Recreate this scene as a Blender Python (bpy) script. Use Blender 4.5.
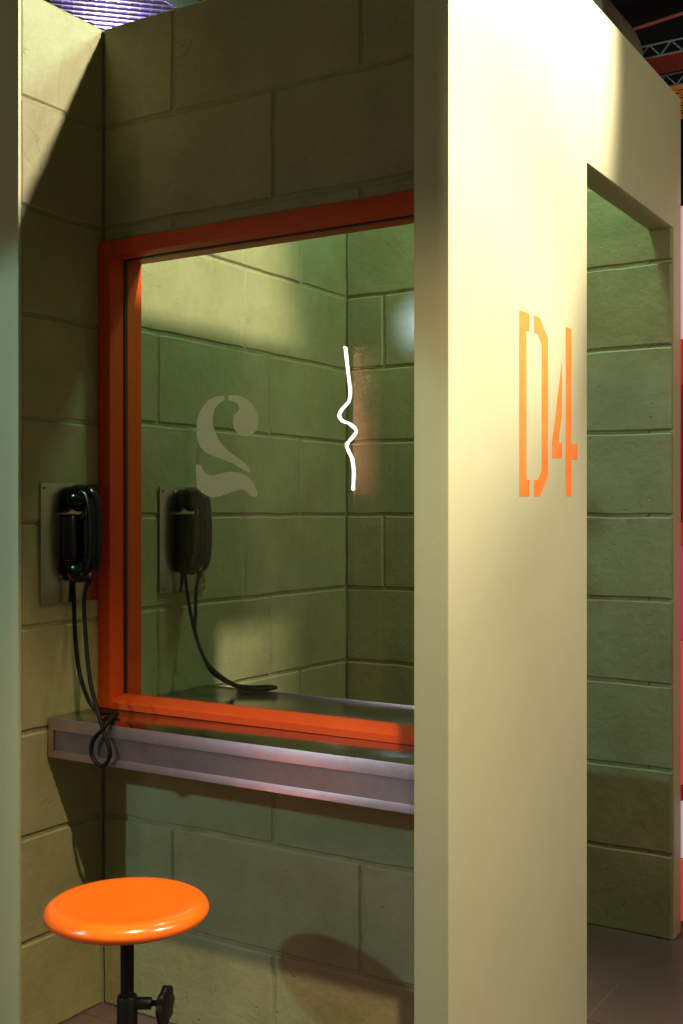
import bpy, bmesh, math, random
from mathutils import Vector, Matrix, noise
random.seed(4)
S = bpy.context.scene
for o in list(bpy.data.objects):
    bpy.data.objects.remove(o)
COL = S.collection
PI = math.pi

# ------------------------------------------------------------------ camera
FPX = 1142.0
CAM = Vector((1.983, -2.082, 1.21))
FWD = Vector((-0.5271, 0.8498, 0.0)).normalized()
RGT = Vector((FWD.y, -FWD.x, 0.0))
cd = bpy.data.cameras.new('camera')
cam = bpy.data.objects.new('camera', cd)
COL.objects.link(cam)
cam.location = CAM
cam.rotation_euler = (PI/2, 0, math.atan2(-FWD.x, FWD.y))
cd.sensor_fit = 'VERTICAL'
cd.sensor_height = 36.0
cd.lens = FPX/1024*36.0
cd.clip_start = 0.02
S.camera = cam

# ------------------------------------------------------------------ exposure, world
S.view_settings.view_transform = 'Standard'
S.view_settings.look = 'None'
S.view_settings.gamma = 1.0
S.view_settings.exposure = 0.0
S.view_settings.use_curve_mapping = False
W = bpy.data.worlds.new('hall_dim')
S.world = W
W.use_nodes = True
W.node_tree.nodes['Background'].inputs[0].default_value = (0.82, 0.88, 0.46, 1)
W.node_tree.nodes['Background'].inputs[1].default_value = 0.17

# ------------------------------------------------------------------ lamps of the hall and added fill lights
def aim(o, target):
    d = Vector(target) - o.location
    o.rotation_euler = d.to_track_quat('-Z', 'Y').to_euler()

def spot(name, loc, target, power, col, angle, blend, size=0.04):
    l = bpy.data.lights.new(name, 'SPOT')
    l.energy = power; l.color = col; l.spot_size = math.radians(angle); l.spot_blend = blend
    l.shadow_soft_size = size
    o = bpy.data.objects.new(name, l); COL.objects.link(o)
    o.location = loc; aim(o, target)
    return o

def point(name, loc, power, col, size=0.05):
    l = bpy.data.lights.new(name, 'POINT')
    l.energy = power; l.color = col; l.shadow_soft_size = size
    o = bpy.data.objects.new(name, l); COL.objects.link(o)
    o.location = loc
    return o

WARM = (1.0, 0.90, 0.71)
# track spot close over the lettered wall: glare on the wall, and light over it into the booth
spot('track_spot', (2.20, 0.43, 3.20), (1.412, 0.143, 2.655), 530, WARM, 56, 0.40, 0.035)
# unseen fill light added to brighten the lower part of the lettered wall
spot('wall_fill', (3.4, -0.15, 3.2), (1.08, -0.50, 0.75), 400, WARM, 46, 0.5, 0.06)
# ceiling spot in front of the booth, on the stool and lower walls
spot('stool_spot', (1.62, -1.16, 3.0), (0.40, -0.32, -0.1), 360, (1.0, 0.82, 0.50), 40, 1.0, 0.03)
# cool lamp across the aisle; its glare shows in the glass beside the wall end
spot('cool_lamp', (-0.785, -3.15, 2.09), (0.30, -0.10, 0.75), 120, (0.48, 0.90, 0.92), 36, 0.15, 0.05)
# greenish work light over the inmate side
point('inmate_side_lamp', (0.75, 0.70, 3.0), 58, (0.58, 1.0, 0.62), 0.12)
# show lights of the hall, then two added fills
point('blue_show_light', (-1.5, 1.6, 2.75), 30, (0.5, 0.36, 1.0), 0.1)
point('orange_show_light', (1.2, 3.4, 2.5), 14, (1.0, 0.62, 0.35), 0.1)
point('doorway_fill', (2.7, 0.25, 2.1), 44, (1.0, 0.87, 0.68), 0.12)  # unseen fill added to brighten the doorway, its floor and the board
spot('pink_trim_fill', (-0.9, -2.8, 3.0), (0.6, -0.2, 0.66), 62, (1.0, 0.42, 0.70), 18, 0.8, 0.1)  # unseen light added to tint the shelf edge pink

# ------------------------------------------------------------------ pixel to place
def px(x, y, X=None, Y=None, Z=None):
    """point on a known plane that shows at a photo pixel"""
    d = FWD + RGT*((x-341.5)/FPX) + Vector((0, 0, (512-y)/FPX))
    if X is not None: t = (X-CAM.x)/d.x
    elif Y is not None: t = (Y-CAM.y)/d.y
    else: t = (Z-CAM.z)/d.z
    return CAM + d*t

# ------------------------------------------------------------------ materials
def lin(r, g, b):
    f = lambda c: (c/255/12.92) if c/255 <= 0.04045 else ((c/255+0.055)/1.055)**2.4
    return (f(r), f(g), f(b), 1)

def mat(name, col, rough=0.6, metal=0.0, var=0.0, scale=8.0, col2=None, bump=0.0, bscale=40.0,
        pits=False, emit=None, estr=0.0, spec=0.5, coat=0.0):
    m = bpy.data.materials.new(name); m.use_nodes = True
    nt = m.node_tree; n = nt.nodes; L = nt.links
    b = n['Principled BSDF']
    b.inputs['Base Color'].default_value = col
    b.inputs['Roughness'].default_value = rough
    b.inputs['Metallic'].default_value = metal
    b.inputs['Specular IOR Level'].default_value = spec
    b.inputs['Coat Weight'].default_value = coat
    if emit:
        b.inputs['Emission Color'].default_value = emit
        b.inputs['Emission Strength'].default_value = estr
    geo = n.new('ShaderNodeNewGeometry')
    if col2 is not None:
        t = n.new('ShaderNodeTexNoise'); t.inputs['Scale'].default_value = scale
        t.inputs['Detail'].default_value = 6; t.inputs['Roughness'].default_value = 0.70
        L.new(geo.outputs['Position'], t.inputs['Vector'])
        r = n.new('ShaderNodeValToRGB')
        r.color_ramp.elements[0].position = 0.5-0.5*max(var, 0.05)
        r.color_ramp.elements[1].position = 0.5+0.5*max(var, 0.05)
        r.color_ramp.elements[0].color = col2; r.color_ramp.elements[1].color = col
        L.new(t.outputs['Fac'], r.inputs['Fac'])
        L.new(r.outputs['Color'], b.inputs['Base Color'])
    if bump:
        t = n.new('ShaderNodeTexNoise'); t.inputs['Scale'].default_value = bscale
        t.inputs['Detail'].default_value = 8; t.inputs['Roughness'].default_value = 0.6
        L.new(geo.outputs['Position'], t.inputs['Vector'])
        bp = n.new('ShaderNodeBump'); bp.inputs['Strength'].default_value = bump
        bp.inputs['Distance'].default_value = 0.01
        h = t.outputs['Fac']
        if pits:
            v = n.new('ShaderNodeTexNoise'); v.inputs['Scale'].default_value = 9.0
            v.inputs['Detail'].default_value = 4; v.inputs['Distortion'].default_value = 1.5
            L.new(geo.outputs['Position'], v.inputs['Vector'])
            vv = n.new('ShaderNodeTexVoronoi'); vv.inputs['Scale'].default_value = 34.0
            L.new(geo.outputs['Position'], vv.inputs['Vector'])
            mr = n.new('ShaderNodeMapRange'); mr.inputs[1].default_value = 0.06; mr.inputs[2].default_value = 0.16
            L.new(vv.outputs['Distance'], mr.inputs[0])          # 0 in a pit centre, 1 outside
            mk = n.new('ShaderNodeMapRange'); mk.inputs[1].default_value = 0.56; mk.inputs[2].default_value = 0.70
            L.new(v.outputs['Fac'], mk.inputs[0])                # pits only in some patches
            inv = n.new('ShaderNodeMath'); inv.operation = 'SUBTRACT'; inv.inputs[0].default_value = 1.0
            L.new(mr.outputs[0], inv.inputs[1])
            mu = n.new('ShaderNodeMath'); mu.operation = 'MULTIPLY'
            L.new(inv.outputs[0], mu.inputs[0]); L.new(mk.outputs[0], mu.inputs[1])
            big = n.new('ShaderNodeMath'); big.operation = 'MULTIPLY'; big.inputs[1].default_value = 0.5
            L.new(v.outputs['Fac'], big.inputs[0])
            ad = n.new('ShaderNodeMath'); ad.operation = 'ADD'
            tf = n.new('ShaderNodeMath'); tf.operation = 'MULTIPLY'; tf.inputs[1].default_value = 0.45
            L.new(t.outputs['Fac'], tf.inputs[0]); L.new(tf.outputs[0], ad.inputs[0]); L.new(big.outputs[0], ad.inputs[1])
            su = n.new('ShaderNodeMath'); su.operation = 'SUBTRACT'
            L.new(ad.outputs[0], su.inputs[0]); L.new(mu.outputs[0], su.inputs[1])
            sc = n.new('ShaderNodeTexNoise'); sc.inputs['Scale'].default_value = 5.5
            sc.inputs['Detail'].default_value = 5; sc.inputs['Distortion'].default_value = 2.2
            L.new(geo.outputs['Position'], sc.inputs['Vector'])
            s1 = n.new('ShaderNodeMath'); s1.operation = 'SUBTRACT'; s1.inputs[1].default_value = 0.5
            L.new(sc.outputs['Fac'], s1.inputs[0])
            s2 = n.new('ShaderNodeMath'); s2.operation = 'ABSOLUTE'; L.new(s1.outputs[0], s2.inputs[0])
            s3 = n.new('ShaderNodeMapRange'); s3.inputs[1].default_value = 0.0; s3.inputs[2].default_value = 0.007
            s3.inputs[3].default_value = 1.0; s3.inputs[4].default_value = 0.0
            L.new(s2.outputs[0], s3.inputs[0])
            mk2 = n.new('ShaderNodeTexNoise'); mk2.inputs['Scale'].default_value = 6.3
            L.new(geo.outputs['Position'], mk2.inputs['Vector'])
            m2 = n.new('ShaderNodeMapRange'); m2.inputs[1].default_value = 0.57; m2.inputs[2].default_value = 0.64
            L.new(mk2.outputs['Fac'], m2.inputs[0])
            s4 = n.new('ShaderNodeMath'); s4.operation = 'MULTIPLY'; L.new(s3.outputs[0], s4.inputs[0]); L.new(m2.outputs[0], s4.inputs[1])
            s5 = n.new('ShaderNodeMath'); s5.operation = 'MULTIPLY_ADD'; s5.inputs[1].default_value = -0.9
            L.new(s4.outputs[0], s5.inputs[0]); L.new(su.outputs[0], s5.inputs[2])
            h = s5.outputs[0]
        L.new(h, bp.inputs['Height'])
        L.new(bp.outputs['Normal'], b.inputs['Normal'])
    return m

M = {}
M['block'] = mat('sage_block_paint', lin(162, 157, 118), 0.55, col2=lin(124, 120, 80), var=0.6, scale=4.0,
                 bump=0.42, bscale=45, pits=True)
M['mortar'] = mat('sage_mortar_paint', lin(156, 152, 112), 0.65, col2=lin(122, 118, 80), var=0.5, scale=12, bump=0.5, bscale=60)
M['plaster'] = mat('sage_plaster', lin(188, 183, 150), 0.55, col2=lin(180, 175, 140), var=0.5, scale=3, bump=0.05, bscale=70)
M['stencil'] = mat('orange_stencil_paint', lin(238, 112, 30), 0.6, col2=lin(240, 132, 66), var=0.5, scale=22, bump=0.1, bscale=80)
M['frame'] = mat('orange_frame_paint', lin(205, 74, 12), 0.5, col2=lin(186, 62, 10), var=0.5, scale=6, bump=0.06, bscale=30, spec=0.3)
M['seal'] = mat('black_rubber', lin(12, 11, 11), 0.6, bump=0.05)
M['steel'] = mat('brushed_steel', lin(190, 184, 178), 0.15, 1.0, col2=lin(168, 162, 155), var=0.6, scale=14, bump=0.02, bscale=120)
M['trim'] = mat('aluminium_angle', lin(216, 192, 202), 0.42, 1.0, col2=lin(190, 166, 176), var=0.6, scale=30, bump=0.03, bscale=150)
M['panel'] = mat('dull_steel_fascia', lin(138, 122, 122), 0.45, 0.85, col2=lin(112, 98, 98), var=0.6, scale=10, bump=0.04, bscale=90)
M['plate'] = mat('polished_steel_plate', lin(205, 192, 176), 0.24, 1.0, col2=lin(176, 166, 152), var=0.6, scale=12, bump=0.02, bscale=90)
M['screw'] = mat('screw_steel', lin(130, 122, 112), 0.35, 1.0, bump=0.02)
M['bakelite'] = mat('black_bakelite', lin(11, 9, 9), 0.18, spec=0.38, bump=0.02, bscale=60)
M['rubber'] = mat('black_cord_rubber', lin(8, 7, 7), 0.6, spec=0.2, bump=0.05, bscale=200)
M['seat'] = mat('orange_lacquer', lin(250, 108, 22), 0.22, col2=lin(244, 100, 20), var=0.6, scale=6, coat=0.3, bump=0.01)
M['iron'] = mat('black_iron', lin(34, 27, 27), 0.45, 0.5, col2=lin(24, 19, 20), var=0.6, scale=30, bump=0.06, bscale=80)
M['tile'] = mat('brown_grey_tile', lin(102, 82, 80), 0.42, col2=lin(84, 67, 65), var=0.6, scale=3.5, bump=0.05, bscale=30)
M['grout'] = mat('pale_grout', lin(150, 138, 130), 0.8, bump=0.1)
M['dark'] = mat('black_ceiling_paint', lin(16, 14, 15), 0.9, col2=lin(10, 9, 10), var=0.6, scale=2, bump=0.1)
M['duct'] = mat('grey_duct', lin(160, 150, 140), 0.5, 0.2, col2=lin(100, 92, 86), var=0.7, scale=5, bump=0.12, bscale=14)
M['zinc'] = mat('zinc_mesh', lin(190, 190, 195), 0.35, 0.9, bump=0.04)
M['red_steel'] = mat('oxide_red_steel', lin(120, 40, 28), 0.6, col2=lin(96, 30, 22), var=0.5, scale=5, bump=0.08)
M['orange_tray'] = mat('orange_tray_paint', lin(222, 140, 84), 0.5, col2=lin(205, 122, 70), var=0.5, scale=6, bump=0.05)
M['red_cable'] = mat('red_cable', lin(150, 60, 60), 0.5, bump=0.02)
for nm, c in (('pale_pink', (244, 190, 205)), ('red', (214, 40, 52)), ('crimson', (150, 12, 40)),
              ('hot_pink', (236, 48, 112)), ('blush', (226, 200, 208)), ('coral', (224, 84, 84))):
    M[nm] = mat(nm+'_glow_print', lin(*c), 0.5, bump=0.02, emit=lin(*c), estr=0.45)  # prints emit some of their own colour, added to brighten the bands
M['neon'] = mat('neon_glow', (1, 1, 1, 1), 0.4, emit=(1.0, 0.80, 0.72, 1), estr=70)
M['backing'] = mat('terracotta_backing', lin(196, 140, 104), 0.6, col2=lin(180, 124, 90), var=0.5, scale=5, bump=0.05)
M['white'] = mat('white_board', lin(225, 228, 226), 0.5, bump=0.02)

for k_ in ('trim', 'panel', 'steel'):
    nt = M[k_].node_tree; b = nt.nodes['Principled BSDF']
    b.inputs['Anisotropic'].default_value = 0.7 if k_ != 'steel' else 0.0
    tv = nt.nodes.new('ShaderNodeCombineXYZ')
    tv.inputs[2 if k_ != 'steel' else 1].default_value = 1.0
    nt.links.new(tv.outputs[0], b.inputs['Tangent'])

def glass_mat():
    m = bpy.data.materials.new('window_glass'); m.use_nodes = True
    nt = m.node_tree; n = nt.nodes; L = nt.links
    n.remove(n['Principled BSDF'])
    tr = n.new('ShaderNodeBsdfTransparent'); tr.inputs[0].default_value = (0.955, 0.985, 0.96, 1)
    gl = n.new('ShaderNodeBsdfGlossy'); gl.inputs['Roughness'].default_value = 0.0
    fr = n.new('ShaderNodeFresnel')
    ge = n.new('ShaderNodeNewGeometry')                          # same 1.5 for both skins of the thin pane
    ior = n.new('ShaderNodeMapRange'); ior.inputs[3].default_value = 1.5; ior.inputs[4].default_value = 1/1.5
    L.new(ge.outputs['Backfacing'], ior.inputs[0]); L.new(ior.outputs[0], fr.inputs['IOR'])
    mx = n.new('ShaderNodeMixShader')
    L.new(fr.outputs[0], mx.inputs[0]); L.new(tr.outputs[0], mx.inputs[1]); L.new(gl.outputs[0], mx.inputs[2])
    L.new(mx.outputs[0], n['Material Output'].inputs[0])
    return m
M['glass'] = glass_mat()

def film_mat():
    m = bpy.data.materials.new('translucent_tan_film'); m.use_nodes = True
    nt = m.node_tree; n = nt.nodes; L = nt.links
    b = n['Principled BSDF']
    b.inputs['Base Color'].default_value = lin(240, 205, 165); b.inputs['Roughness'].default_value = 0.6
    tr = n.new('ShaderNodeBsdfTransparent')
    tl = n.new('ShaderNodeBsdfTranslucent'); tl.inputs[0].default_value = lin(240, 205, 165)
    m1 = n.new('ShaderNodeMixShader'); m1.inputs[0].default_value = 0.5
    L.new(b.outputs[0], m1.inputs[1]); L.new(tl.outputs[0], m1.inputs[2])
    mx = n.new('ShaderNodeMixShader'); mx.inputs[0].default_value = 0.70
    L.new(tr.outputs[0], mx.inputs[1]); L.new(m1.outputs[0], mx.inputs[2])
    L.new(mx.outputs[0], n['Material Output'].inputs[0])
    return m
M['film'] = film_mat()

# ------------------------------------------------------------------ mesh helpers
def mesh_obj(name, bm, m, parent=None, smooth=None):
    me = bpy.data.meshes.new(name)
    bmesh.ops.recalc_face_normals(bm, faces=bm.faces)
    if smooth is not None:
        for f in bm.faces: f.smooth = True
        for e in bm.edges:
            if len(e.link_faces) == 2 and e.calc_face_angle(0) > math.radians(smooth): e.smooth = False
    bm.to_mesh(me); bm.free()
    me.materials.append(M[m] if isinstance(m, str) else m)
    o = bpy.data.objects.new(name, me); COL.objects.link(o)
    if parent: o.parent = parent
    return o

def bm_box(bm, a, b):
    x0, y0, z0 = a; x1, y1, z1 = b
    v = [bm.verts.new(p) for p in ((x0,y0,z0),(x1,y0,z0),(x1,y1,z0),(x0,y1,z0),(x0,y0,z1),(x1,y0,z1),(x1,y1,z1),(x0,y1,z1))]
    for q in ((3,2,1,0),(4,5,6,7),(0,1,5,4),(1,2,6,5),(2,3,7,6),(3,0,4,7)):
        bm.faces.new([v[i] for i in q])

def bevel(bm, w, seg=2):
    if w: bmesh.ops.bevel(bm, geom=list(bm.edges), offset=w, segments=seg, profile=0.6, affect='EDGES')

def box(name, a, b, m, parent=None, bev=0.0, seg=2):
    bm = bmesh.new(); bm_box(bm, a, b); bevel(bm, bev, seg)
    return mesh_obj(name, bm, m, parent, 40 if bev else None)

def bm_prism(bm, pts, ext):
    """polygon (3D points, planar) extruded by vector"""
    a = [bm.verts.new(p) for p in pts]; b = [bm.verts.new(Vector(p)+Vector(ext)) for p in pts]
    n = len(a)
    bm.faces.new(a); bm.faces.new(b[::-1]); bm.normal_update()
    for i in range(n):
        bm.faces.new((a[i], b[i], b[(i+1) % n], a[(i+1) % n]))
    bmesh.ops.triangulate(bm, faces=[f for f in bm.faces if len(f.verts) > 4])

def bm_sweep(bm, pts, rad, seg=10, closed=False, flat=1.0, caps=True):
    """tube along points; rad may be a number or list; flat squashes the binormal"""
    pts = [Vector(p) for p in pts]; n = len(pts)
    if not hasattr(rad, '__len__'): rad = [rad]*n
    ring = []; ref = None
    for i, p in enumerate(pts):
        if closed: t = pts[(i+1) % n]-pts[i-1]
        else: t = pts[min(i+1, n-1)]-pts[max(i-1, 0)]
        t.normalize()
        if ref is None:
            ref = Vector((0, 1, 0)) if abs(t.y) < 0.9 else Vector((0, 0, 1))
        u = (ref - t*ref.dot(t)).normalized(); w = t.cross(u); ref = u
        ring.append([bm.verts.new(p + (u*math.cos(a)*rad[i] + w*math.sin(a)*rad[i]*flat))
                     for a in (2*PI*k/seg for k in range(seg))])
    for i in range(n if closed else n-1):
        A, B = ring[i], ring[(i+1) % n]
        for k in range(seg):
            bm.faces.new((A[k], A[(k+1) % seg], B[(k+1) % seg], B[k]))
    if caps and not closed:
        bm.faces.new(ring[0][::-1]); bm.faces.new(ring[-1])

def spline(ctrl, n=8):
    c = [Vector(p) for p in ctrl]; out = []
    for i in range(len(c)-1):
        p0 = c[max(i-1, 0)]; p1 = c[i]; p2 = c[i+1]; p3 = c[min(i+2, len(c)-1)]
        for k in range(n):
            t = k/n
            out.append(0.5*((2*p1) + (p2-p0)*t + (2*p0-5*p1+4*p2-p3)*t*t + (3*p1-p0-3*p2+p3)*t**3))
    out.append(c[-1]); return out

def bm_lathe(bm, prof, seg=32, mtx=None):
    """profile (r, h) about local Z"""
    mtx = mtx or Matrix()
    rings = []
    for r, h in prof:
        if r < 1e-6: rings.append([bm.verts.new(mtx @ Vector((0, 0, h)))])
        else: rings.append([bm.verts.new(mtx @ Vector((r*math.cos(2*PI*k/seg), r*math.sin(2*PI*k/seg), h))) for k in range(seg)])
    for A, B in zip(rings[:-1], rings[1:]):
        for k in range(seg):
            k2 = (k+1) % seg
            if len(A) == 1 and len(B) == 1: continue
            if len(A) == 1: bm.faces.new((A[0], B[k], B[k2]))
            elif len(B) == 1: bm.faces.new((A[k], A[k2], B[0]))
            else: bm.faces.new((A[k], A[k2], B[k2], B[k]))

def along(axis, at):
    """matrix that turns local Z to axis and moves to at"""
    q = Vector((0, 0, 1)).rotation_difference(Vector(axis).normalized())
    return Matrix.Translation(at) @ q.to_matrix().to_4x4()

def tag(o, label, cat, group=None, kind=None):
    o['label'] = label; o['category'] = cat
    if group: o['group'] = group
    if kind: o['kind'] = kind
    return o

def empty(name, loc=(0, 0, 0)):
    o = bpy.data.objects.new(name, None); COL.objects.link(o); o.location = loc
    o.empty_display_size = 0.1
    return o

# ------------------------------------------------------------------ the booth
CH = 0.24                     # course height
TOP = 2.40
YF, YW, YB = -0.267, 0.075, 1.145   # front end, back of window wall, far wall
XR, XO = 1.01, 1.08           # inner and outer face of the lettered wall
JT = 0.0038                   # half joint

def block(parent, org, uax, nax, u0, u1, v0, v1, trim=(1, 1, 1, 1)):
    """one painted block: wavy edges, rounded rim, uneven face.  uax runs along the wall, nax out of it.
    trim: joint on the left, right, bottom, top"""
    a0 = u0 + JT*trim[0]; a1 = u1 - JT*trim[1]; b0 = v0 + JT*trim[2]; b1 = v1 - JT*trim[3]
    nu = max(3, int((a1-a0)/0.035)); nv = max(3, int((b1-b0)/0.035))
    rim = min(0.0048, (a1-a0)*0.2, (b1-b0)*0.2)
    us = [a0, a0+rim] + [a0+rim+(a1-a0-2*rim)*i/nu for i in range(1, nu)] + [a1-rim, a1]
    vs = [b0, b0+rim] + [b0+rim+(b1-b0-2*rim)*i/nv for i in range(1, nv)] + [b1-rim, b1]
    bm = bmesh.new(); g = []
    tilt = [random.uniform(-0.0012, 0.0012) for _ in range(3)]
    W_, H_ = len(us), len(vs)
    for i, u in enumerate(us):
        col = []
        for j, v in enumerate(vs):
            p = Vector(org) + Vector(uax)*u + Vector((0, 0, v))
            edge_u = (i in (0, W_-1)); edge_v = (j in (0, H_-1))
            d = noise.noise(p*5)*0.0012 + noise.noise(p*23)*0.0005
            d += tilt[0] + tilt[1]*((u-a0)/(a1-a0)-0.5) + tilt[2]*((v-b0)/(b1-b0)-0.5)
            du = dv = 0.0
            if i <= 1 or i >= W_-2: du = noise.noise(p*11+Vector((9, 0, 0)))*0.0032
            if j <= 1 or j >= H_-2: dv = noise.noise(p*11+Vector((0, 0, 5)))*0.0032
            if edge_u and not trim[0 if i == 0 else 1]: du = 0
            if edge_v and not trim[2 if j == 0 else 3]: dv = 0
            if edge_u or edge_v: d -= 0.0038
            p = p + Vector(uax)*du + Vector((0, 0, dv)) + Vector(nax)*(d-0.001)
            col.append(bm.verts.new(p))
        g.append(col)
    for i in range(W_-1):
        for j in range(H_-1):
            bm.faces.new((g[i][j], g[i+1][j], g[i+1][j+1], g[i][j+1]))
    loop = [g[i][0] for i in range(W_)] + [g[-1][j] for j in range(1, H_)] + \
           [g[i][-1] for i in range(W_-2, -1, -1)] + [g[0][j] for j in range(H_-2, 0, -1)]
    bk = [bm.verts.new(v.co - Vector(nax)*0.012) for v in loop]
    n = len(loop)
    for i in range(n):
        bm.faces.new((loop[i], bk[i], bk[(i+1) % n], loop[(i+1) % n]))
    bm.faces.new(bk)
    return mesh_obj('block', bm, 'block', parent, 20)

def lv(k): return 0.0 if k == 0 else (TOP if k == 10 else k*CH-(0.006 if k == 9 else 0.014))

def course(parent, org, uax, nax, u0, u1, v0, v1, joints):
    js = [u0] + [j for j in joints if u0+0.03 < j < u1-0.03] + [u1]
    for a, b in zip(js[:-1], js[1:]):
        block(parent, org, uax, nax, a, b, v0, v1, (a != u0, b != u1, v0 > 0.01, v1 < TOP-0.01))

REC = 0.0050                  # mortar sits this far behind the block faces
# left wall, running past the window wall to the far wall
wl = box('wall_left', (-0.10, YF+0.001, 0), (-REC, YB+0.085, TOP), 'mortar')
tag(wl, 'sage green painted block side wall that carries both telephones', 'wall', kind='structure')
bm = bmesh.new(); bm_box(bm, (-0.10, YF-0.006, 0), (0.0010, YF+0.003, TOP)); bevel(bm, 0.002)
mesh_obj('end_cap', bm, 'plaster', wl, 40)
for k in range(10):
    course(wl, (0, 0, 0), (0, 1, 0), (1, 0, 0), YF+0.004, -0.001, lv(k), lv(k+1), [])
    j = {0: [.205, .713], 1: [.08, .587], 2: [.367, .875]}[k % 3]
    course(wl, (0, 0, 0), (0, 1, 0), (1, 0, 0), YW+0.002, YB-0.002, k*CH, (k+1)*CH, j)

# far wall of the inmate side
wf = box('wall_far', (-REC, YB+REC, 0), (XR, YB+0.085, TOP), 'mortar')
tag(wf, 'sage green block wall at the far end, seen through glass and doorway', 'wall', kind='structure')
for k in range(10):
    j = {1: [.142, .66], 2: [.40], 0: [.55]}[k % 3]
    course(wf, (0, YB, 0), (1, 0, 0), (0, -1, 0), 0.001, XO-0.004, k*CH, (k+1)*CH, j)

# window wall: below the sill and above the head
Z0, Z1 = 0.732, 1.87
bm = bmesh.new()
bm_box(bm, (0.0, REC, 0), (XR, YW, Z0)); bm_box(bm, (0.0, REC, Z1), (XR, YW, TOP))
wb = mesh_obj('wall_back', bm, 'mortar')
tag(wb, 'sage green block wall above and below the orange window', 'wall', kind='structure')
for k in (0, 1, 2, 7, 8, 9):
    j = [.224, .741] if k in (1, 7, 9) else [.513]
    v0 = Z1 if k == 7 else lv(k)
    course(wb, (0, 0, 0), (1, 0, 0), (0, -1, 0), 0.002, XR-0.001, v0, lv(k+1), j)

# lettered wall with the doorway cut in it
bm = bmesh.new()
DY0, DZ = 0.445, 2.013
ys = [YF, DY0, YB+0.011, YB+0.085]; zs = [0, DZ, TOP]
cells = {(i, j) for i in range(3) for j in range(2)} - {(1, 0)}
gv = {}
def V(x, i, j):
    if (x, i, j) not in gv: gv[(x, i, j)] = bm.verts.new((x, ys[i], zs[j]))
    return gv[(x, i, j)]
for i, j in cells:
    for x in (XR, XO):
        bm.faces.new([V(x, *c) for c in ((i, j), (i+1, j), (i+1, j+1), (i, j+1))])
    for (di, dj), (a, b) in {(-1, 0): ((i, j), (i, j+1)), (1, 0): ((i+1, j), (i+1, j+1)), (0, -1): ((i, j), (i+1, j)), (0, 1): ((i, j+1), (i+1, j+1))}.items():
        if (i+di, j+dj) not in cells:
            bm.faces.new([V(XR, *a), V(XR, *b), V(XO, *b), V(XO, *a)])
bmesh.ops.recalc_face_normals(bm, faces=bm.faces)
bmesh.ops.bevel(bm, geom=[e for e in bm.edges if e.calc_face_angle(0) > 0.5], offset=0.0035, segments=2, profile=0.6, affect='EDGES')
wr = mesh_obj('wall_right', bm, 'plaster', None, 35)
tag(wr, 'smooth cream plaster wall with orange stencilled D4 and open doorway', 'wall', kind='structure')

def zl(pts, ox, oy, s): return [(ox+x/s, oy+y/s) for x, y in pts]
glyph_d = [[(89,93),(135,110),(135,192),(121,187),(121,882),(136,882),(136,960),(89,960)],
           [(157,119),(184,129),(222,227),(222,868),(185,960),(157,960),(157,884),(174,884),(193,835),(193,252),(174,203),(157,198)]]
glyph_4 = [[(287,335),(287,575),(271,711),(287,711),(287,783),(241,782),(241,710)],
           [(305,172),(331,181),(331,717),(358,717),(358,789),(331,788),(331,960),(305,960)]]
for nm, gl in (('stencil_letter', glyph_d), ('stencil_digit', glyph_4)):
    bm = bmesh.new()
    for pl in gl:
        b2 = bmesh.new()
        bm_prism(b2, [px(x, y, X=XO-0.0005) for x, y in zl(pl, 500, 290, 4.655)], (0.0011, 0, 0))
        me = bpy.data.meshes.new('t'); b2.to_mesh(me); b2.free(); bm.from_mesh(me); bpy.data.meshes.remove(me)
    o = mesh_obj(nm, bm, 'stencil', wr)
    o['label'] = 'orange stencilled ' + ('letter D' if 'letter' in nm else 'figure 4')

# floor tiles on grout
fl = box('floor', (-3.2, -5.4, -0.06), (4.4, 5.0, -0.004), 'grout')
tag(fl, 'brown grey tiled floor with pale joints', 'floor', kind='structure')
TS = 0.60
tm = None
for i in range(-7, 6):
    for j in range(-10, 8):
        x0 = 1.04 + i*TS; y0 = 0.535 + j*TS
        if tm is None:
            bm = bmesh.new(); bm_box(bm, (0.0015, 0.0015, -0.02), (TS-0.0015, TS-0.0015, 0.0)); bevel(bm, 0.0012, 1)
            o = mesh_obj('floor_tile', bm, 'tile', fl); tm = o.data
        else:
            o = bpy.data.objects.new('floor_tile', tm); COL.objects.link(o); o.parent = fl
        o.location = (x0, y0, 0)

ce = box('ceiling', (-3.2, -5.4, 4.3), (4.4, 5.0, 4.4), 'dark')
tag(ce, 'black open hall ceiling above the booth', 'ceiling', kind='structure')
for i in range(5):
    box('joist', (-3.2, -4.6+i*2.2, 4.12), (4.4, -4.45+i*2.2, 4.3), 'dark', ce)

wh = box('wall_hall', (-3.2, 5.0, 0), (4.4, 5.1, 4.4), 'dark')
tag(wh, 'black end wall of the hall far behind the booth', 'wall', kind='structure')

# ------------------------------------------------------------------ window with its orange frame
win = empty('window_1', (0, 0, Z0))
tag(win, 'fixed glass window in a bright orange painted timber frame', 'window', kind='structure')
def wpart(name, a, b, m, bev=0.0):
    s = Vector((0, 0, Z0))
    return box(name, Vector(a)-s, Vector(b)-s, m, win, bev)
FY0, FY1, BW, GY = -0.020, 0.095, 0.041, 0.035
RB = 0.030
ZI0, ZI1 = Z0+RB, Z1-0.038
wpart('frame_stile', (0.0012, FY0, Z0+0.0005), (BW, FY1, Z1), 'frame', 0.0022)
wpart('frame_stile', (XR-BW, FY0, Z0+0.0005), (XR-0.0005, FY1, Z1), 'frame', 0.0022)
bm = bmesh.new()                                   # sill rail slopes up to the glass
bm_prism(bm, [(BW, y, z) for y, z in ((FY0+0.0006, 0.0005), (FY1-0.0006, 0.0005), (FY1-0.0006, 0.019), (GY+0.006, RB), (GY-0.006, RB), (FY0+0.004, 0.0195), (FY0+0.0006, 0.016))], (XR-2*BW, 0, 0))
mesh_obj('frame_rail', bm, 'frame', win, 25)
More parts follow.
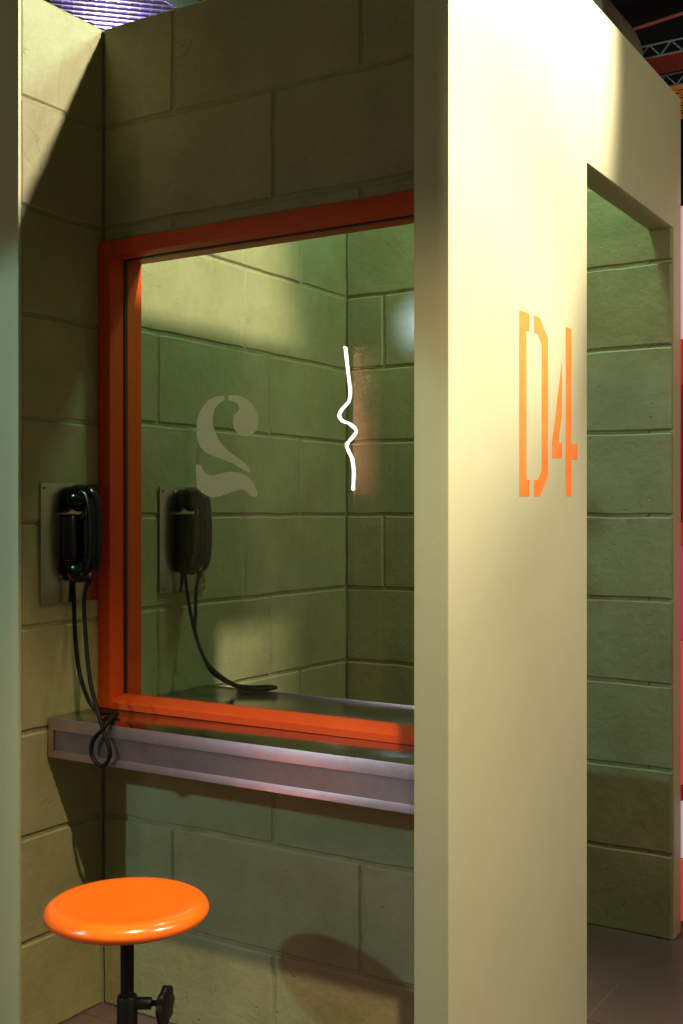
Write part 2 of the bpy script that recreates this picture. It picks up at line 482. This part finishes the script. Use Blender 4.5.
wpart('frame_rail', (BW, FY0+0.0006, ZI1), (XR-BW, FY1-0.0006, Z1-0.0004), 'frame', 0.0022)
GY = 0.035
bm = bmesh.new()
for a, b in (((BW, GY-0.006, ZI0), (BW+0.0022, GY+0.006, ZI1)), ((XR-BW-0.0022, GY-0.006, ZI0), (XR-BW, GY+0.006, ZI1)),
             ((BW, GY-0.006, ZI1-0.0022), (XR-BW, GY+0.006, ZI1))):
    bm_box(bm, Vector(a)-Vector((0, 0, Z0)), Vector(b)-Vector((0, 0, Z0)))
mesh_obj('glazing_seal', bm, 'seal', win)
pane = wpart('glass_pane', (BW, GY-0.003, ZI0), (XR-BW, GY+0.003, ZI1), 'glass')
two = [[(305,107),(250,110),(190,140),(145,195),(118,270),(112,340),(118,410),(140,460),(175,495),(225,518),(300,545),(370,575),(430,608),(470,632),(483,632),(475,605),(445,570),(400,535),(345,495),(300,455),(265,410),(240,355),(225,300),(222,250),(235,200),(265,160),(303,138)],
       [(330,104),(390,103),(450,125),(500,170),(530,230),(537,290),(522,345),(490,375),(445,385),(400,372),(370,335),(360,290),(368,240),(405,205),(408,190),(390,160),(360,145),(330,138)],
       [(107,578),(140,580),(160,620),(180,646),(230,652),(290,635),(345,625),(405,632),(460,660),(505,710),(530,765),(528,790),(515,800),(490,795),(465,770),(440,752),(415,748),(370,758),(320,778),(270,795),(220,803),(180,790),(150,765),(115,740)]]
bm = bmesh.new()
for pl in two:
    fp = [bm.verts.new(px(x, y, Y=GY-0.0042)-Vector((0, 0, Z0))) for x, y in zl(pl, 180, 380, 6.83)]
    bm.faces.new(fp)
bm.normal_update(); bmesh.ops.triangulate(bm, faces=bm.faces)
o = mesh_obj('numeral_decal', bm, 'film', pane)
o['label'] = 'translucent tan figure 2 on the glass, seen reversed'

# ------------------------------------------------------------------ steel shelves
def shelf(name, label, y_wall, y_edge, left):
    t = empty(name, (left, y_wall, 0.64))
    s = 1 if y_edge > y_wall else -1
    off = Vector((left, y_wall, 0.64))
    def p(nm, a, b, m, bev=0.0):
        lo = [min(u, v) for u, v in zip(a, b)]; hi = [max(u, v) for u, v in zip(a, b)]
        return box(nm, Vector(lo)-off, Vector(hi)-off, m, t, bev)
    zt, zb, R = 0.732, 0.642, XR-0.001
    e = y_edge
    p('top_plate', (left, y_wall, zt-0.004), (R, e-s*0.002, zt), 'steel', 0.0008)
    p('fascia_panel', (left+0.014, e-s*0.012, zb+0.004), (R-0.002, e-s*0.004, zt-0.005), 'panel')
    p('bottom_plate', (left+0.002, y_wall, zb), (R, e-s*0.006, zb+0.003), 'panel')
    p('edge_trim', (left, e, zt-0.027), (R, e-s*0.003, zt+0.0012), 'trim', 0.0009)
    p('edge_trim', (left, e, zb-0.001), (R, e-s*0.003, zb+0.016), 'trim', 0.0009)
    p('end_trim', (left, e+s*0.0006, zb-0.0012), (left+0.017, e-s*0.003, zt+0.0008), 'trim', 0.0008)
    return tag(t, label, 'shelf', 'steel counter shelves at the window')
shelf('counter_shelf', 'steel counter shelf under the window, above the orange stool', -0.0085, -0.186, 0.004)
shelf('counter_shelf', 'steel counter shelf behind the glass with a cord lying on it', YW+0.0005, 0.40, 0.004)

# ------------------------------------------------------------------ wall telephones
def telephone(label, y0, z0, cord_pts):
    """y0: near edge of the plate; z0: its bottom; plate 0.188 x 0.282"""
    t = empty('wall_telephone', (0.0, y0, z0))
    PW, PH = 0.188, 0.282
    pl = box('backplate', (0.002, 0, 0), (0.0055, PW, PH), 'plate', t, 0.0008)
    bm = bmesh.new(); bm_lathe(bm, [(0, 0.0022), (0.0028, 0.0018), (0.004, 0.0003), (0.004, 0)], 12, along((1, 0, 0), (0.0054, 0.011, 0.012)))
    s0 = mesh_obj('screw', bm, 'screw', pl, 40)
    for dy, dz in ((0, PH-0.024), (PW-0.022, 0), (PW-0.022, PH-0.024)):
        c = bpy.data.objects.new('screw', s0.data); COL.objects.link(c); c.parent = pl; c.location = (0, dy, dz)
    yc = 0.098; zc = 0.163            # handset centre over the plate
    bm = bmesh.new(); bm_box(bm, (0.005, yc-0.036, zc-0.066), (0.050, yc+0.036, zc+0.046)); bevel(bm, 0.008, 3)
    cr = mesh_obj('cradle', bm, 'bakelite', t, 40)
    for s in (-1, 1):
        bm = bmesh.new()
        bm_sweep(bm, spline([(0.040, yc+s*0.016, zc+0.030), (0.058, yc+s*0.020, zc+0.040), (0.066, yc+s*0.022, zc+0.054)], 4), 0.005, 8)
        mesh_obj('hook', bm, 'bakelite', cr, 50)
    # handset: arched handle, two cups that face the wall
    hs = empty('handset', (0, 0, 0)); hs.parent = t
    bm = bmesh.new()
    path = spline([(0.044, yc, zc+0.092), (0.058, yc, zc+0.098), (0.072, yc, zc+0.080), (0.078, yc, zc+0.044), (0.080, yc, zc),
                   (0.078, yc, zc-0.044), (0.072, yc, zc-0.080), (0.058, yc, zc-0.097), (0.044, yc, zc-0.090)], 5)
    n = len(path)
    rad = [0.020+0.006*abs(2*i/(n-1)-1)**3 for i in range(n)]
    bm_sweep(bm, path, rad, 16, flat=0.72)
    hd = mesh_obj('handle', bm, 'bakelite', hs, 45)
    cup = [(0, 0.040), (0.014, 0.040), (0.024, 0.035), (0.030, 0.024), (0.0325, 0.011), (0.033, 0.003), (0.0315, 0.0), (0.022, -0.002), (0.018, 0.001), (0, 0.002)]
    for nm, dz, ax in (('earpiece', 0.083, (1, 0, 0.18)), ('mouthpiece', -0.083, (1, 0, -0.18))):
        bm = bmesh.new(); bm_lathe(bm, cup, 28, along(ax, (0.020, yc, zc+dz)))
        mesh_obj(nm, bm, 'bakelite', hs, 40)
    o = Vector((0.0, y0, z0))
    bm = bmesh.new(); bm_sweep(bm, [Vector(p)-o for p in cord_pts], 0.0050, 8)
    mesh_obj('cord', bm, 'rubber', t, 60)
    bm = bmesh.new(); bm_sweep(bm, [(0.060, yc, zc-0.100), (0.060, yc, zc-0.122)], [0.0075, 0.0055], 10)
    mesh_obj('cord_collar', bm, 'rubber', t, 50)
    return tag(t, label, 'telephone', 'wall telephones of the visiting booth')

P = lambda x, y, Y: px(x, y, Y=Y)
ZS = 0.738
near = [Vector((0.060, -0.111, 1.055)), P(84, 600, -0.112), P(86, 640, -0.125), P(90, 680, -0.165), P(97, 708, -0.190), P(104, 733, -0.198),
        P(110, 752, -0.199), P(106, 764, -0.199), P(99, 765, -0.200), P(91.5, 754, -0.200), P(93.5, 740, -0.199), P(103, 729, -0.200), px(109, 720, Z=ZS+0.006),
        px(113, 715, Z=ZS), px(117.5, 714, Z=ZS), px(113, 712.5, Z=ZS), px(105, 713.5, Z=ZS), px(98, 712, Z=ZS+0.010), P(88, 699, -0.140), P(79.5, 672, -0.118), P(75.5, 640, -0.111), P(74, 600, -0.110), P(73, 575, -0.110), P(73, 562, -0.112)]
telephone('black wall telephone on a steel plate left of the orange frame', -0.209, 0.996, spline(near, 7))
Y2 = 0.206
far = [Vector((0.060, Y2+0.098, 1.055)), P(196, 590, 0.305), P(195.5, 612, 0.300), P(195, 630, 0.29), P(200, 648, 0.28), P(209, 665, 0.27), P(222, 677, 0.27), px(236, 685, Z=ZS+0.003),
       px(252, 687, Z=ZS), px(266, 686.5, Z=ZS), px(276, 687.5, Z=ZS), px(262, 689.5, Z=ZS), px(245, 688.5, Z=ZS+0.002), px(230, 683.5, Z=ZS+0.010), P(213, 673, 0.27), P(204, 657, 0.28), P(196.5, 638, 0.29), P(191, 615, 0.30), P(187, 592, 0.302), P(185, 572, 0.302), P(184.5, 560, 0.304)]
telephone('black wall telephone seen through the window glass, beside the reversed figure 2', Y2, 0.996, spline(far, 7))

# ------------------------------------------------------------------ stool
SC = Vector((0.500, -0.460, 0.0)); SZ = 0.4770
st = empty('stool', SC)
tag(st, 'round bright orange stool on a black adjustable iron post', 'stool')
R_ = 0.155
bm = bmesh.new()
bm_lathe(bm, [(0, SZ-0.004), (0.06, SZ-0.0035), (0.115, SZ-0.0015), (R_-0.025, SZ), (R_-0.013, SZ-0.0025), (R_-0.005, SZ-0.008), (R_-0.0008, SZ-0.0155), (R_, SZ-0.020),
              (R_-0.0025, SZ-0.027), (R_-0.009, SZ-0.032), (R_-0.02, SZ-0.034), (0, SZ-0.034)], 72)
mesh_obj('seat', bm, 'seat', st, 50)
bm = bmesh.new(); bm_lathe(bm, [(0, SZ-0.034), (0.05, SZ-0.034), (0.05, SZ-0.039), (0.013, SZ-0.042), (0.0125, 0.2), (0, 0.2)], 24)
mesh_obj('post', bm, 'iron', st, 40)
bm = bmesh.new(); bm_lathe(bm, [(0.012, 0.296), (0.0175, 0.296), (0.0195, 0.292), (0.0195, 0.07), (0, 0.07)], 28)
mesh_obj('sleeve', bm, 'iron', st, 40)
ax = RGT.copy()
kz = 0.281
bm = bmesh.new()
bm_lathe(bm, [(0, 0.015), (0.0115, 0.015), (0.0115, 0.044), (0.010, 0.046), (0, 0.046)], 18, along(ax, (0, 0, kz)))
bm_lathe(bm, [(0, 0.044), (0.0055, 0.044), (0.0055, 0.068), (0, 0.068)], 14, along(ax, (0, 0, kz)))
mesh_obj('clamp_screw', bm, 'iron', st, 40)
bm = bmesh.new()
n = 40; fr = []; bk = []
ka = (RGT*0.97 - FWD*0.24).normalized()
side = ka.cross(Vector((0, 0, 1))).normalized()
kc = RGT*0.068 + Vector((0, 0, kz-0.004))
def kring(r, h): return [bm.verts.new(kc + ka*h + (side*math.cos(2*PI*i/n) + Vector((0, 0, 1))*math.sin(2*PI*i/n))*(r*(1+0.07*math.cos(8*2*PI*i/n)))) for i in range(n)]
rings = [kring(0.010, -0.006), kring(0.026, -0.004), kring(0.035, 0.000), kring(0.0365, 0.004), kring(0.034, 0.009), kring(0.022, 0.012), kring(0.004, 0.013)]
for A, B in zip(rings[:-1], rings[1:]):
    for i in range(n): bm.faces.new((A[i], A[(i+1) % n], B[(i+1) % n], B[i]))
bm.faces.new(rings[0][::-1]); bm.faces.new(rings[-1])
mesh_obj('clamp_knob', bm, 'iron', st, 50)
for i in range(4):
    a = PI/4 + i*PI/2
    d = Vector((math.cos(a), math.sin(a), 0))
    bm = bmesh.new(); bm_sweep(bm, spline([d*0.018+Vector((0, 0, 0.14)), d*0.07+Vector((0, 0, 0.115)), d*0.125+Vector((0, 0, 0.05)), d*0.15+Vector((0, 0, 0.011))], 5), 0.010, 10)
    mesh_obj('leg', bm, 'iron', st, 50)

# ------------------------------------------------------------------ things beyond the booth
# printed display board right behind the booth
db = empty('display_board', (0.3, 1.30, 0))
tag(db, 'pink and red banded display board behind the booth doorway post', 'display board')
box('board_core', (0, 0.0, 0.0), (0.95, 0.05, 2.11), 'crimson', db, 0.003)
zz = lambda y: 1.21+(512-y)/FPX*3.36
bands = [(206, 340, 'pale_pink'), (340, 385, 'red'), (385, 522, 'crimson'), (522, 545, 'red'), (545, 640, 'hot_pink'), (640, 785, 'coral'),
         (785, 800, 'crimson'), (800, 858, 'blush'), (858, 921, 'coral')]
for a, b, m in bands:
    box('panel', (0.004, -0.006, max(zz(b), 0.004)+0.002), (0.946, -0.0002, zz(a)-0.002), m, db, 0.001)

def lattice(bm, x0, x1, y0, y1, z, pitch, w, th, ang=1.0):
    """expanded metal: two sets of diagonal strips clipped to a rectangle"""
    L_ = y1-y0; Wd = x1-x0
    for s in (-1, 1):
        k = -Wd*ang
        while k < L_+Wd*ang:
            # line y = y0 + k + s*ang*(x-x0) (s=+1) ; start from the right for s=-1
            pts = []
            for i in range(2):
                x = x0 if i == 0 else x1
                pts.append([x, y0+k+(ang*(x-x0) if s > 0 else ang*(x1-x))])
            (xa, ya), (xb, yb) = pts
            def clip(t): return (xa+(xb-xa)*t, ya+(yb-ya)*t)
            t0, t1 = 0.0, 1.0
            dy = yb-ya
            ta, tb = sorted(((y0-ya)/dy, (y1-ya)/dy))
            t0, t1 = max(t0, ta), min(t1, tb)
            if t1-t0 > 0.02:
                p, q = Vector((*clip(t0), z)), Vector((*clip(t1), z))
                d = (q-p).normalized(); nrm = Vector((-d.y, d.x, 0))*w/2
                zo = 0.0 if s > 0 else th
                up = Vector((0, 0, th)); o_ = Vector((0, 0, zo))
                vs = [bm.verts.new(c+o_) for c in (p-nrm, q-nrm, q+nrm, p+nrm, p-nrm+up, q-nrm+up, q+nrm+up, p+nrm+up)]
                for f in ((3,2,1,0),(4,5,6,7),(0,1,5,4),(1,2,6,5),(2,3,7,6),(3,0,4,7)): bm.faces.new([vs[i] for i in f])
            k += pitch

def tray_y(label, x0, x1, y0, y1, z, base_m):
    t = empty('cable_tray', ((x0+x1)/2, (y0+y1)/2, z)); off = Vector(t.location)
    bm = bmesh.new(); lattice(bm, x0-off.x, x1-off.x, y0-off.y, y1-off.y, 0, 0.055, 0.008, 0.004)
    o = mesh_obj('tray_mesh', bm, 'zinc', t); o['kind'] = 'stuff'
    box('tray_base', Vector((x0, y0, z+0.012))-off, Vector((x1, y1, z+0.016))-off, base_m, t)
    for x in (x0, x1):
        box('side_rail', Vector((x-0.006, y0, z))-off, Vector((x+0.006, y1, z+0.07))-off, 'zinc', t, 0.002)
    for y in (y0+0.5, y1-0.5):
        box('hanger_rod', Vector((x0-0.012, y-0.005, z+0.03))-off, Vector((x0-0.006, y+0.005, 4.30))-off, 'zinc', t)
        box('hanger_rod', Vector((x1+0.006, y-0.005, z+0.03))-off, Vector((x1+0.012, y+0.005, 4.30))-off, 'zinc', t)
    return tag(t, label, 'cable tray', 'cable trays under the hall ceiling')

M['violet_tray'] = mat('galvanised_tray', lin(150, 150, 165), 0.45, 0.3, bump=0.05)
tray_y('silver mesh cable tray lit blue and violet, above the corner of the booth', -1.07, -0.68, 0.2, 3.6, 3.02, 'violet_tray')

def zigzag_rail(bm, x0, x1, y, z0, z1, pitch):
    n = int((x1-x0)/pitch)
    for i in range(n):
        a = x0+i*pitch
        bm_sweep(bm, [(a, y, z0), (a+pitch/2, y, z1)], 0.004, 5)
        bm_sweep(bm, [(a+pitch/2, y, z1), (a+pitch, y, z0)], 0.004, 5)
    for z in (z0, z1):
        bm_sweep(bm, [(x0, y, z), (x1, y, z)], 0.005, 6)

def tray_x(label, x0, x1, y0, y1, z, base_m, hole_m=None):
    t = empty('cable_tray', ((x0+x1)/2, (y0+y1)/2, z)); off = Vector(t.location)
    box('tray_base', Vector((x0, y0, z))-off, Vector((x1, y1, z+0.006))-off, base_m, t)
    for y in (y0, y1):
        bm = bmesh.new(); zigzag_rail(bm, x0-off.x, x1-off.x, y-off.y, 0.006, 0.062, 0.10)
        mesh_obj('side_rail', bm, 'zinc', t)
    if hole_m:
        bm = bmesh.new()
        y = y0+0.05; r = 0
        while y < y1-0.03:
            x = x0+0.03+(r % 2)*0.03
            while x < x1-0.05:
                bm_box(bm, Vector((x, y, z-0.0015))-off, Vector((x+0.032, y+0.010, z+0.001))-off); x += 0.06
            y += 0.035; r += 1
        o = mesh_obj('slot', bm, hole_m, t); o['kind'] = 'stuff'
    for x in (x0+1.3, x1-0.4):
        for y in (y0-0.01, y1+0.01):
            box('hanger_rod', Vector((x-0.004, y-0.004, z+0.02))-off, Vector((x+0.004, y+0.004, 4.30))-off, 'zinc', t)
    return tag(t, label, 'cable tray', 'cable trays under the hall ceiling')

A = px(668, 64, Z=3.25)
tray_x('dark red cable tray with zigzag rails, below the grey duct', 0.1, 3.4, A.y-0.10, A.y+0.10, 3.25, 'red_steel')
B = px(672, 88, Z=3.20)
tray_x('orange slotted cable tray behind the dark red one', 0.1, 3.4, A.y+0.16, A.y+0.62, 3.20, 'orange_tray', 'dark')

# grey duct
bm = bmesh.new()
bm_lathe(bm, [(0, 0), (0.27, 0), (0.30, 0.02), (0.30, 0.5), (0.308, 0.51), (0.308, 0.54), (0.30, 0.55), (0.30, 1.05), (0.27, 1.07), (0, 1.07)], 40, along((0, 1, 0), (0, 0, 0)))
du = mesh_obj('ventilation_duct', bm, 'duct', None, 40)
du.location = (0.25, 1.56, 3.07)
tag(du, 'grey round ventilation duct above the lettered wall', 'duct')
bm = bmesh.new(); bm_sweep(bm, spline([(0.3, 2.95, 3.36), (0.9, 2.92, 3.42), (1.8, 2.9, 3.62), (3.0, 2.9, 3.80)], 8), 0.008, 8)
o = mesh_obj('cable', bm, 'red_cable', None, 60); tag(o, 'thin dull red cable strung above the cable trays', 'cable')

# walls across the aisle with a frame and a neon sign: what the glass mirrors
XS = -1.90
wo = box('wall_opposite', (XS-0.12, -5.2, 0), (XS, -1.7, 2.7), 'mortar')
tag(wo, 'green wall across the aisle that the window glass mirrors', 'wall', kind='structure')
def mir(x, y, X=None, Y=None):
    """real point whose mirror image in the pane shows at a photo pixel"""
    p = px(x, y, X=X, Y=(2*GY-Y) if Y is not None else None); p.y = 2*GY-p.y; return p
f0 = mir(308, 330, X=XS+0.012); f1 = mir(308, 557, X=XS+0.012)
ya, zt_, zb_ = f0.y, f0.z, f1.z; yb_ = ya-1.1
pf = empty('picture_frame', (XS, ya, zb_)); o0 = Vector(pf.location)
tag(pf, 'empty orange frame hung on the green wall across the aisle', 'picture frame')
x0, x1 = XS+0.001, XS+0.025
for a, b in (((x0, ya-0.03, zb_), (x1, ya, zt_)), ((x0, yb_, zb_), (x1, yb_+0.03, zt_)),
             ((x0, yb_+0.03, zt_-0.03), (x1, ya-0.03, zt_)), ((x0, yb_+0.03, zb_), (x1, ya-0.03, zb_+0.03))):
    box('frame_bar', Vector(a)-o0, Vector(b)-o0, 'frame', pf, 0.002)
YN = -3.30
bx0 = mir(353, 400, Y=YN).x
ns = empty('neon_sign', (bx0, YN, 0.0)); o0 = Vector(ns.location)
tag(ns, 'white neon line shaped like a face profile on a terracotta board', 'neon sign')
box('backing_board', (0, -0.06, 0), (0.18, 0, mir(353, 347, Y=YN).z), 'backing', ns, 0.003)
nz = [(345.5, 347), (348, 372), (350.2, 391), (348.7, 401.5), (342.5, 408.5), (339.3, 415), (342, 420.5), (349, 423.5), (355, 428), (355.6, 433.5), (350.6, 439.5), (346.8, 445), (348.8, 451.5), (352.6, 460), (353.8, 473), (353.3, 490)]
bm = bmesh.new(); bm_sweep(bm, [p-o0 for p in spline([mir(x, y, Y=YN+0.055) for x, y in nz], 9)], 0.0072, 10)
nt_ = mesh_obj('neon_tube', bm, 'neon', ns, 60)
for x, y in ((347.5, 372), (354, 475)):
    p = mir(x, y, Y=YN+0.055)-o0
    bm = bmesh.new(); bm_sweep(bm, [p, (max(p.x, 0.012), 0.0, p.z)], 0.004, 6)
    mesh_obj('standoff', bm, 'zinc', nt_)

# floodlight across the aisle: housing and a frosted lens that glows most at its middle
lm = bpy.data.materials.new('frosted_lamp_lens'); lm.use_nodes = True
nt = lm.node_tree; bs = nt.nodes['Principled BSDF']
tc = nt.nodes.new('ShaderNodeTexCoord'); gr = nt.nodes.new('ShaderNodeTexGradient'); gr.gradient_type = 'SPHERICAL'
mp = nt.nodes.new('ShaderNodeMapping'); mp.inputs['Scale'].default_value = (4.5, 4.5, 4.5)
pw = nt.nodes.new('ShaderNodeMath'); pw.operation = 'POWER'; pw.inputs[1].default_value = 1.6
ml = nt.nodes.new('ShaderNodeMath'); ml.operation = 'MULTIPLY'; ml.inputs[1].default_value = 10.0
nt.links.new(tc.outputs['Object'], mp.inputs['Vector']); nt.links.new(mp.outputs[0], gr.inputs[0])
nt.links.new(gr.outputs['Fac'], pw.inputs[0]); nt.links.new(pw.outputs[0], ml.inputs[0])
bs.inputs['Base Color'].default_value = (0.05, 0.05, 0.05, 1)
bs.inputs['Emission Color'].default_value = (0.75, 0.95, 1.0, 1)
nt.links.new(ml.outputs[0], bs.inputs['Emission Strength'])
fl_ = empty('floodlight', (-0.88, -3.32, 2.22))
tag(fl_, 'round floodlight across the aisle, mirrored as a pale glow in the glass', 'lamp')
bm = bmesh.new(); bm_lathe(bm, [(0.215, 0.055), (0.235, 0.055), (0.235, 0.0), (0.12, -0.10), (0, -0.12)], 40, along((0, 1, 0), (0, 0, 0)))
mesh_obj('lamp_housing', bm, 'dark', fl_, 40)
bm = bmesh.new(); bm_lathe(bm, [(0, 0.006), (0.12, 0.004), (0.22, 0.0)], 40, along((0, 1, 0), (0, 0, 0)))
le = mesh_obj('lamp_lens', bm, lm, fl_, 60); le.location = (0, 0.05, 0)
box('stand_pole', (-0.018, -0.10, -2.22), (0.018, -0.064, 0.0), 'iron', fl_, 0.004)
box('stand_foot', (-0.2, -0.24, -2.22), (0.2, 0.08, -2.19), 'iron', fl_, 0.006)
